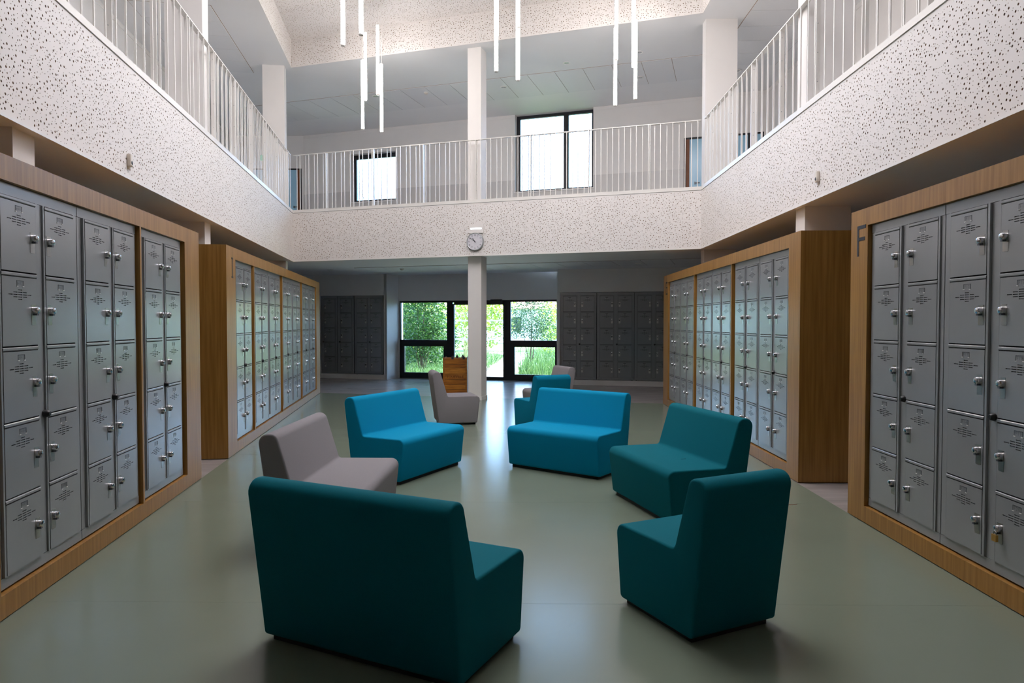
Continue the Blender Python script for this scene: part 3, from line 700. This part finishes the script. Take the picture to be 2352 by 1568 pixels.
# ------------------------------------------------------------------ pendant lights
ME_tube = smooth(MB().lathe([(.027, 0), (.027, 1.22)], 14, 'tube').mesh('tube'), 50)
ME_cap = smooth(MB().lathe([(.018, 0), (.0275, .006), (.0275, .022), (.020, .028)], 14, 'rail').mesh('end_cap'), 40)
ME_can = smooth(MB().lathe([(.045, 0), (.05, .006), (.05, .045)], 16, 'rail').mesh('canopy'), 40)
def pendant(x, y, zb, label, group):
    root = empty('pendant_light', (x, y, zb)); tag(root, label, 'pendant lamp', group)
    link('tube', ME_tube, root, (0, 0, .022)); link('end_cap', ME_cap, root, (0, 0, 0)); link('end_cap', ME_cap, root, (0, 0, 1.238))
    link('cable', MB().tube((0, 0, 1.26), (0, 0, ZR - zb - .04), .003, 'rail', 5).mesh('cable'), root)
    link('canopy', ME_can, root, (0, 0, ZR - zb - .045))
cl = [('far left', [(-2.71, 12.5, 5.0, 'low tube nearer the left wall'), (-2.405, 12.7, 5.0, 'low tube on the right'), (-2.71, 12.75, 5.6, 'high tube on the left'), (-2.42, 12.43, 5.6, 'high tube on the right')]),
      ('near left', [(-2.14, 8.75, 5.0, 'low tube on the left'), (-1.84, 8.43, 5.0, 'low tube on the right'), (-1.84, 8.72, 5.6, 'high tube on the right'), (-2.13, 8.43, 5.6, 'high tube on the left')]),
      ('middle', [(-.22, 9.65, 5.0, 'low tube on the left'), (.085, 10.0, 5.0, 'low tube on the right'), (-.22, 9.9, 5.6, 'high tube on the left'), (.085, 9.62, 5.6, 'high tube on the right')]),
      ('right', [(1.67, 11.15, 5.0, 'low tube on the left'), (1.94, 10.84, 5.0, 'low tube on the right'), (1.63, 10.8, 5.6, 'high tube on the left'), (1.95, 11.1, 5.6, 'high tube on the right')])]
for nm, L_ in cl:
    for x, y, z, d in L_: pendant(x, y, z, 'slim glowing pendant, %s in the %s cluster' % (d, nm), 'tube pendants in the %s cluster' % nm)

# ------------------------------------------------------------------ small fittings
def downlight(x, y, z, label, r=.075):
    root = empty('downlight', (x, y, z)); tag(root, label, 'downlight', 'recessed downlights')
    link('trim_ring', smooth(MB().lathe([(r, 0), (r, -.006), (r * .8, -.012), (r * .72, -.004)], 18, 'rail', cap=False).mesh('trim_ring'), 40), root)
    link('reflector', smooth(MB().lathe([(r * .73, -.004), (r * .5, -.001), (.01, -.0005)], 18, 'silver', cap=False).mesh('reflector'), 40), root)
for x, y, z, l in ((1.11, 14.0, ZU, 'round downlight in the upper ceiling between the middle and right pendants'), (-.186, 15.4, ZU - .010, 'round downlight in the tiles just right of the central column'),
                   (2.485, 13.45, ZU, 'round downlight beside the right pendants, nearer one'), (2.75, 14.8, ZU - .010, 'round downlight beside the right pendants, farther one in the tiles'),
                   (4.709, 14.4, ZU - .010, 'round downlight above the right gallery railing'), (-3.165, 16.0, ZU - .010, 'round downlight in the tiles behind the far left pendants'),
                   (-4.366, 16.45, ZC - .010, 'round downlight in the low soffit over the dark lockers'), (2.711, 14.65, ZC - .010, 'round downlight in the low soffit over the right built-in lockers')):
    downlight(x, y, z, l)
for x, y, z, l in ((-1.961, 15.75, ZU - .010, 'white smoke detector on the upper ceiling left of the column'), (-2.581, 16.05, ZC - .010, 'white smoke detector under the low soffit near the glazing')):
    root = empty('smoke_detector', (x, y, z)); tag(root, l, 'smoke detector')
    link('detector_base', smooth(MB().lathe([(.055, 0), (.055, -.012)], 16, 'rail').mesh('detector_base'), 40), root)
    link('detector_head', smooth(MB().lathe([(.042, -.012), (.040, -.03), (.02, -.045)], 16, 'ivory').mesh('detector_head'), 40), root)
def pir(line, s, z, label):
    root = empty('motion_sensor', line.at(s, -.0135, z), line.ang()); tag(root, label, 'sensor', 'motion sensors')
    e = MB().box((-.03, -.035, -.055), (.03, 0, .055), 'ivory'); me = e.mesh('sensor_housing')
    bm = bmesh.new(); bm.from_mesh(me); bmesh.ops.bevel(bm, geom=bm.edges[:], offset=.01, segments=3, affect='EDGES', profile=.5); bm.to_mesh(me); bm.free()
    link('sensor_housing', smooth(me, 40), root)
    link('sensor_lens', smooth(MB().lathe([(.022, 0), (.02, .01), (.012, .017), (.002, .02)], 14, 'lens', T=lambda a, b, c: (a, -.028 - c * .6, b - .022)).mesh('sensor_lens'), 50), root)
    link('bracket', MB().box((-.015, -.02, -.075), (.015, 0, -.055), 'ivory').mesh('bracket'), root)
pir(FL, (6.07 - YB) / FL.u.y, 2.934, 'ivory motion sensor on the left perforated parapet')
pir(FR, (11.781 - 7.0) / -FR.u.y, 2.986, 'ivory motion sensor on the right perforated parapet')
ck = Line(FB.at(4.083, -.0135)[:2], FB.at(5, -.0135)[:2])
root = empty('wall_clock', ck.at(0, 0, 3.038), ck.ang()); tag(root, 'round silver rimmed wall clock on the back parapet above the column', 'clock')
Ty = lambda a, b, c: (a, -c, b)
link('rim', smooth(MB().lathe([(.165, 0), (.172, .012), (.170, .040), (.160, .047), (.150, .040)], 40, 'silver', T=Ty).mesh('rim'), 45), root)
link('dial', MB().lathe([(.15, .039), (.15, .0405)], 40, 'dial', T=Ty).mesh('dial'), root)
e = MB()
for h in range(1, 13):
    v, f = text_geo(str(h), .045); a = R(90 - 30 * h); e.add([(.122 * math.cos(a) + p[0], -.0412, .122 * math.sin(a) + p[1] - .015) for p in v], f, 'letter')
link('numerals', e.mesh('numerals'), root)
def hand(nm, ang, L, wd, y):
    a = R(90 - ang); c, s_ = math.cos(a), math.sin(a)
    link(nm, MB().box((-.02, y - .001, -wd), (L, y, wd), 'letter', T=lambda x, yy, z: (x * c - z * s_, yy, x * s_ + z * c)).mesh(nm), root)
hand('hour_hand', 325, .085, .005, -.043); hand('minute_hand', 307, .13, .0035, -.045)
link('hub', MB().lathe([(.008, .04), (.008, .047)], 10, 'letter', T=Ty).mesh('hub'), root)
root = empty('emergency_light', ck.at(.015, 0, 3.285), ck.ang()); tag(root, 'flat white emergency lamp with a bright slit just above the clock', 'lamp')
link('housing', MB().box((-.15, -.022, -.085), (.15, 0, .085), 'board').mesh('housing'), root)
link('diffuser', MB().box((-.11, -.026, -.012), (.11, -.022, .012), 'lamp').mesh('diffuser'), root)
ex = VL.at(dl0 + .66, 0, 6.15); root = empty('exit_sign', ex, VL.ang()); tag(root, 'small green exit sign above the left blue gallery door', 'sign')
link('sign_box', MB().box((-.15, -.04, -.075), (.15, 0, .075), 'exit').mesh('sign_box'), root)
e = MB().add([(.05, -.041, -.04), (.05, -.041, .04), (.11, -.041, 0)], [(0, 2, 1)], 'signwhite').box((-.02, -.041, -.012), (.05, -.0405, .012), 'signwhite'); link('arrow', e.mesh('arrow'), root)

# wooden crate
root = empty('wooden_crate', (-1.44, 14.2, 0), R(-1)); tag(root, 'orange pine crate standing left of the central column', 'crate')
cw, cd, chh = .505, .42, .775
link('plank_gap_shade', MB().box((.026, .026, .012), (cw - .026, cd - .026, chh - .05), 'cavity_shade').mesh('plank_gap_shade'), root)  # dark block painted as the shade behind the plank gaps
for x, y in ((0, 0), (cw - .035, 0), (0, cd - .035), (cw - .035, cd - .035)): link('corner_post', MB().box((x, y, 0), (x + .035, y + .035, chh), 'pine').mesh('corner_post'), root)
zz = [.01, .115, .215, .315, .435, .56, .635, chh - .01]
for i, (a, b) in enumerate(zip(zz, zz[1:])):
    pk = link('plank', MB().box((.036, .008 + .003 * (i % 2), a + .003), (cw - .036, .024, b - .003), ('pine', 'pine_light')[i % 3 == 1]).mesh('plank'), root)
    link('plank', MB().box((.036, cd - .024, a + .002), (cw - .036, cd - .008, b - .002), 'pine').mesh('plank'), root)
    for x in (.008, cw - .024): link('plank', MB().box((x, .036, a + .002), (x + .016, cd - .036, b - .002), 'pine').mesh('plank'), root)
    if i == 3:
        v, f = text_geo('TOUEVILLE', .072); tag(link('inscription', MB().add([(p[0] + cw / 2, .0072, p[1] + a + .035) for p in v], f, 'engrave').mesh('inscription'), pk), 'burnt-in lettering')
for x, y, a, l in ((.20, .016, .3, 'leftmost of the black clips on the rim of the pine crate'), (.265, .41, -.2, 'black clip on the back rim of the pine crate, left one'), (.385, .41, .2, 'black clip on the back rim of the pine crate, right one'), (.435, .016, -.4, 'rightmost of the black clips on the front rim of the pine crate')):
    o = empty('clip', (-1.44 + x + .0 * y, 14.2 + y - .017 * x, chh - .012), a); tag(o, l, 'clip', 'clips on the pine crate')
    link('jaw', MB().add([(-.025, -.02, -.02), (.025, -.02, -.02), (.025, .02, -.02), (-.025, .02, -.02), (-.025, -.006, .03), (.025, -.006, .03), (.025, .006, .03), (-.025, .006, .03)], [(3, 2, 1, 0), (4, 5, 6, 7), (0, 1, 5, 4), (1, 2, 6, 5), (2, 3, 7, 6), (3, 0, 4, 7)], 'knob').mesh('jaw'), o)
    link('lever', MB().box((-.012, -.004, .028), (.012, .004, .055), 'knob').mesh('lever'), o)

# ------------------------------------------------------------------ garden
mb = MB().prism([(-60, 19.0), (-3.2, 18.95), (1.2, 17.72), (6, 16.4), (60, 16.4), (60, 90), (-60, 90)], -.3, -.06, 'earth')
struct('ground_garden', mb, 'green meadow ground outside the glazing', 'ground')
mb = MB().prism([(-3.0, 18.95), (1.2, 17.75), (1.7, 18.9), (-.1, 19.9), (.6, 24.0), (2.4, 30), (1.0, 36), (-1.2, 36), (.3, 30), (-1.0, 24.0), (-1.3, 20.2), (-2.7, 20.0)], -.06, -.045, 'gravel')
tag(link('garden_path', mb.mesh('garden_path')), 'pale gravel path leading from the garden door', 'path', kind='structure')
def leaf_cloud(blobs, n, size, m, seed):
    r_ = random.Random(seed); mb = MB(); tot = sum(b[3] * b[4] * b[5] for b in blobs); vs = []; fs = []
    for cx, cy, cz, rx, ry, rz in blobs:
        for _ in range(int(n * rx * ry * rz / tot)):
            while 1:
                p = Vector((r_.uniform(-1, 1), r_.uniform(-1, 1), r_.uniform(-1, 1)))
                if .25 < p.length < 1: break
            c = Vector((cx + p.x * rx, cy + p.y * ry, cz + p.z * rz))
            a = Vector((r_.gauss(0, 1), r_.gauss(0, 1), r_.gauss(0, .6))).normalized(); b = a.orthogonal().normalized()
            b = (Matrix.Rotation(r_.uniform(0, 6.28), 3, a) @ b); L = size * r_.uniform(.6, 1.4)
            k_ = len(vs); vs += [tuple(c), tuple(c + a * L * .5 + b * L * .28), tuple(c + a * L), tuple(c + a * L * .5 - b * L * .28)]; fs.append((k_, k_ + 1, k_ + 2, k_ + 3))
    return mb.add(vs, fs, m).mesh('foliage')
def plant(x, y, blobs, n, size, m, stems, label, name='shrub', bark='bark', seed=1, group='plants outside the glazing'):
    root = empty(name, (x, y, -.06)); tag(root, label, name, group); r_ = random.Random(seed)
    for (dx, dy, h, rad) in stems:
        e = MB(); p = Vector((dx * .12, dy * .12, 0)); N_ = 5
        for i in range(1, N_ + 1):
            q = Vector((dx * (.12 + .88 * i / N_) + r_.uniform(-.03, .03), dy * i / N_, h * i / N_)); e.tube(p, q, rad * (1 - .15 * (i - 1)), bark, 6, rad * (1 - .15 * i)); p = q
        link('stem', e.mesh('stem'), root)
    tag(link('foliage', leaf_cloud(blobs, n, size, m, seed), root), kind='stuff')
plant(-2.85, 21.6, [(0, 0, 1.7, .80, .7, .95), (.3, .1, 1.0, .5, .5, .7), (-.5, 0, .7, .5, .5, .5), (.1, .2, 2.6, .8, .6, .5)], 9000, .08, 'leafdark', [(-.5, 0, 2.2, .02), (-.2, .1, 2.6, .025), (.1, 0, 2.5, .028), (.35, 0, 2.3, .02), (.55, .1, 1.9, .016)], 'dense dark green shrub with bare stems behind the left pane', seed=11)
plant(-4.0, 24.0, [(0, 0, 1.2, 1.0, .8, 1.2), (1.2, .3, 1.0, .9, .8, 1.0)], 6000, .10, 'leafdark', [(0, 0, 1.5, .03), (1.2, .2, 1.3, .03)], 'dark bush standing in the shade behind the left shrub', seed=31)
plant(-1.75, 25.0, [(.2, 0, 2.2, .8, .6, .7), (.3, .1, 1.5, .6, .5, .4)], 1500, .075, 'leaflime', [(.1, 0, 2.0, .025), (.3, 0, 2.2, .025), (.5, .1, 2.1, .022), (.75, 0, 2.0, .022), (.0, .1, 2.1, .02), (.9, .1, 1.8, .018)], 'yellow green willow shrub with fanned pale stems left of the column', bark='stem', seed=12)
plant(.62, 22.4, [(0, 0, 1.75, .72, .6, .75), (-.5, 0, 1.4, .35, .4, .4), (.35, 0, 1.3, .5, .5, .5), (.1, 0, 2.5, .5, .5, .4)], 5200, .06, 'leafblue', [(.0, 0, 2.1, .028), (.25, 0, 1.9, .018), (-.3, .1, 1.8, .016)], 'airy blue green shrub behind the right pane', seed=13)
plant(1.9, 26.5, [(0, 0, 1.5, .9, .8, .9), (-.2, 0, .9, .9, .8, .6)], 2400, .085, 'leaflime', [(0, 0, 1.6, .03), (.3, 0, 1.5, .02)], 'sunlit lime shrub at the right edge of the glazing', seed=14)
for i, (x, y, rx, rz, m, l) in enumerate(((-6.5, 33, 3.0, 2.2, 'leafdark', 'dark garden tree far behind the left pane'), (-2.2, 38, 2.6, 2.0, 'leaflime', 'sunny tree far behind the garden door'), (3.8, 36, 2.6, 1.9, 'leaflime', 'sunny tree far behind the right pane'), (-4.2, 27.5, 1.6, 1.4, 'leaflime', 'lime bush behind the dark left shrub'), (6.5, 32, 2.4, 2.2, 'leafblue', 'blue green tree at the far right of the garden'))):
    plant(x, y, [(0, 0, rz, rx, 1.5, rz), (rx * .3, 0, rz * 1.2, rx * .6, 1.2, rz * .7)], 3800, .17, m, [(0, 0, rz * 1.2, .09)], l, 'tree', seed=20 + i, group='trees at the end of the garden')
r_ = random.Random(5); vs = []; fs = []
for i in range(16000):
    y = 18.9 + 14 * r_.random() ** 1.6; x = r_.uniform(-.28 * y, .16 * y)
    pc = -.35 + (y - 20) * .05
    if abs(x - pc) < .55 and y < 31: continue
    if y < 19.7 and r_.random() < .8: continue
    h = r_.uniform(.15, .5) * (1.2 if x > .2 else .5); a = r_.uniform(0, 6.28); wv = .008; bx, by = r_.gauss(0, .16), r_.gauss(0, .16)
    c_, s_ = math.cos(a) * wv, math.sin(a) * wv; k_ = len(vs)
    vs += [(x - c_, y - s_, -.06), (x + c_, y + s_, -.06), (x + c_ * .7 + bx * .4, y + s_ * .7 + by * .4, h * .6), (x - c_ * .7 + bx * .4, y - s_ * .7 + by * .4, h * .6), (x + bx, y + by, h)]
    fs += [(k_, k_ + 1, k_ + 2, k_ + 3), (k_ + 3, k_ + 2, k_ + 4)]
tag(link('tall_grass', MB().add(vs, fs, 'blade').mesh('tall_grass')), 'tall wild grass outside the garden glazing', 'grass', kind='stuff')
root = empty('house', (1.0, 52, -.06)); tag(root, 'pale house with a pinkish tiled roof beyond the garden', 'house')
link('house_wall', MB().box((-6, 0, 0), (5, 6, 2.6), 'render').mesh('house_wall'), root)
link('roof', MB().add([(-6.5, -.5, 2.6), (5.5, -.5, 2.6), (5.5, 6.5, 2.6), (-6.5, 6.5, 2.6), (-6.5, 3, 5.0), (5.5, 3, 5.0)], [(0, 1, 5, 4), (2, 3, 4, 5), (0, 4, 3), (1, 2, 5), (3, 2, 1, 0)], 'houseroof').mesh('roof'), root)
link('house_window', MB().box((-1.5, -.05, .9), (-.3, .02, 2.0), 'alu').mesh('house_window'), root)
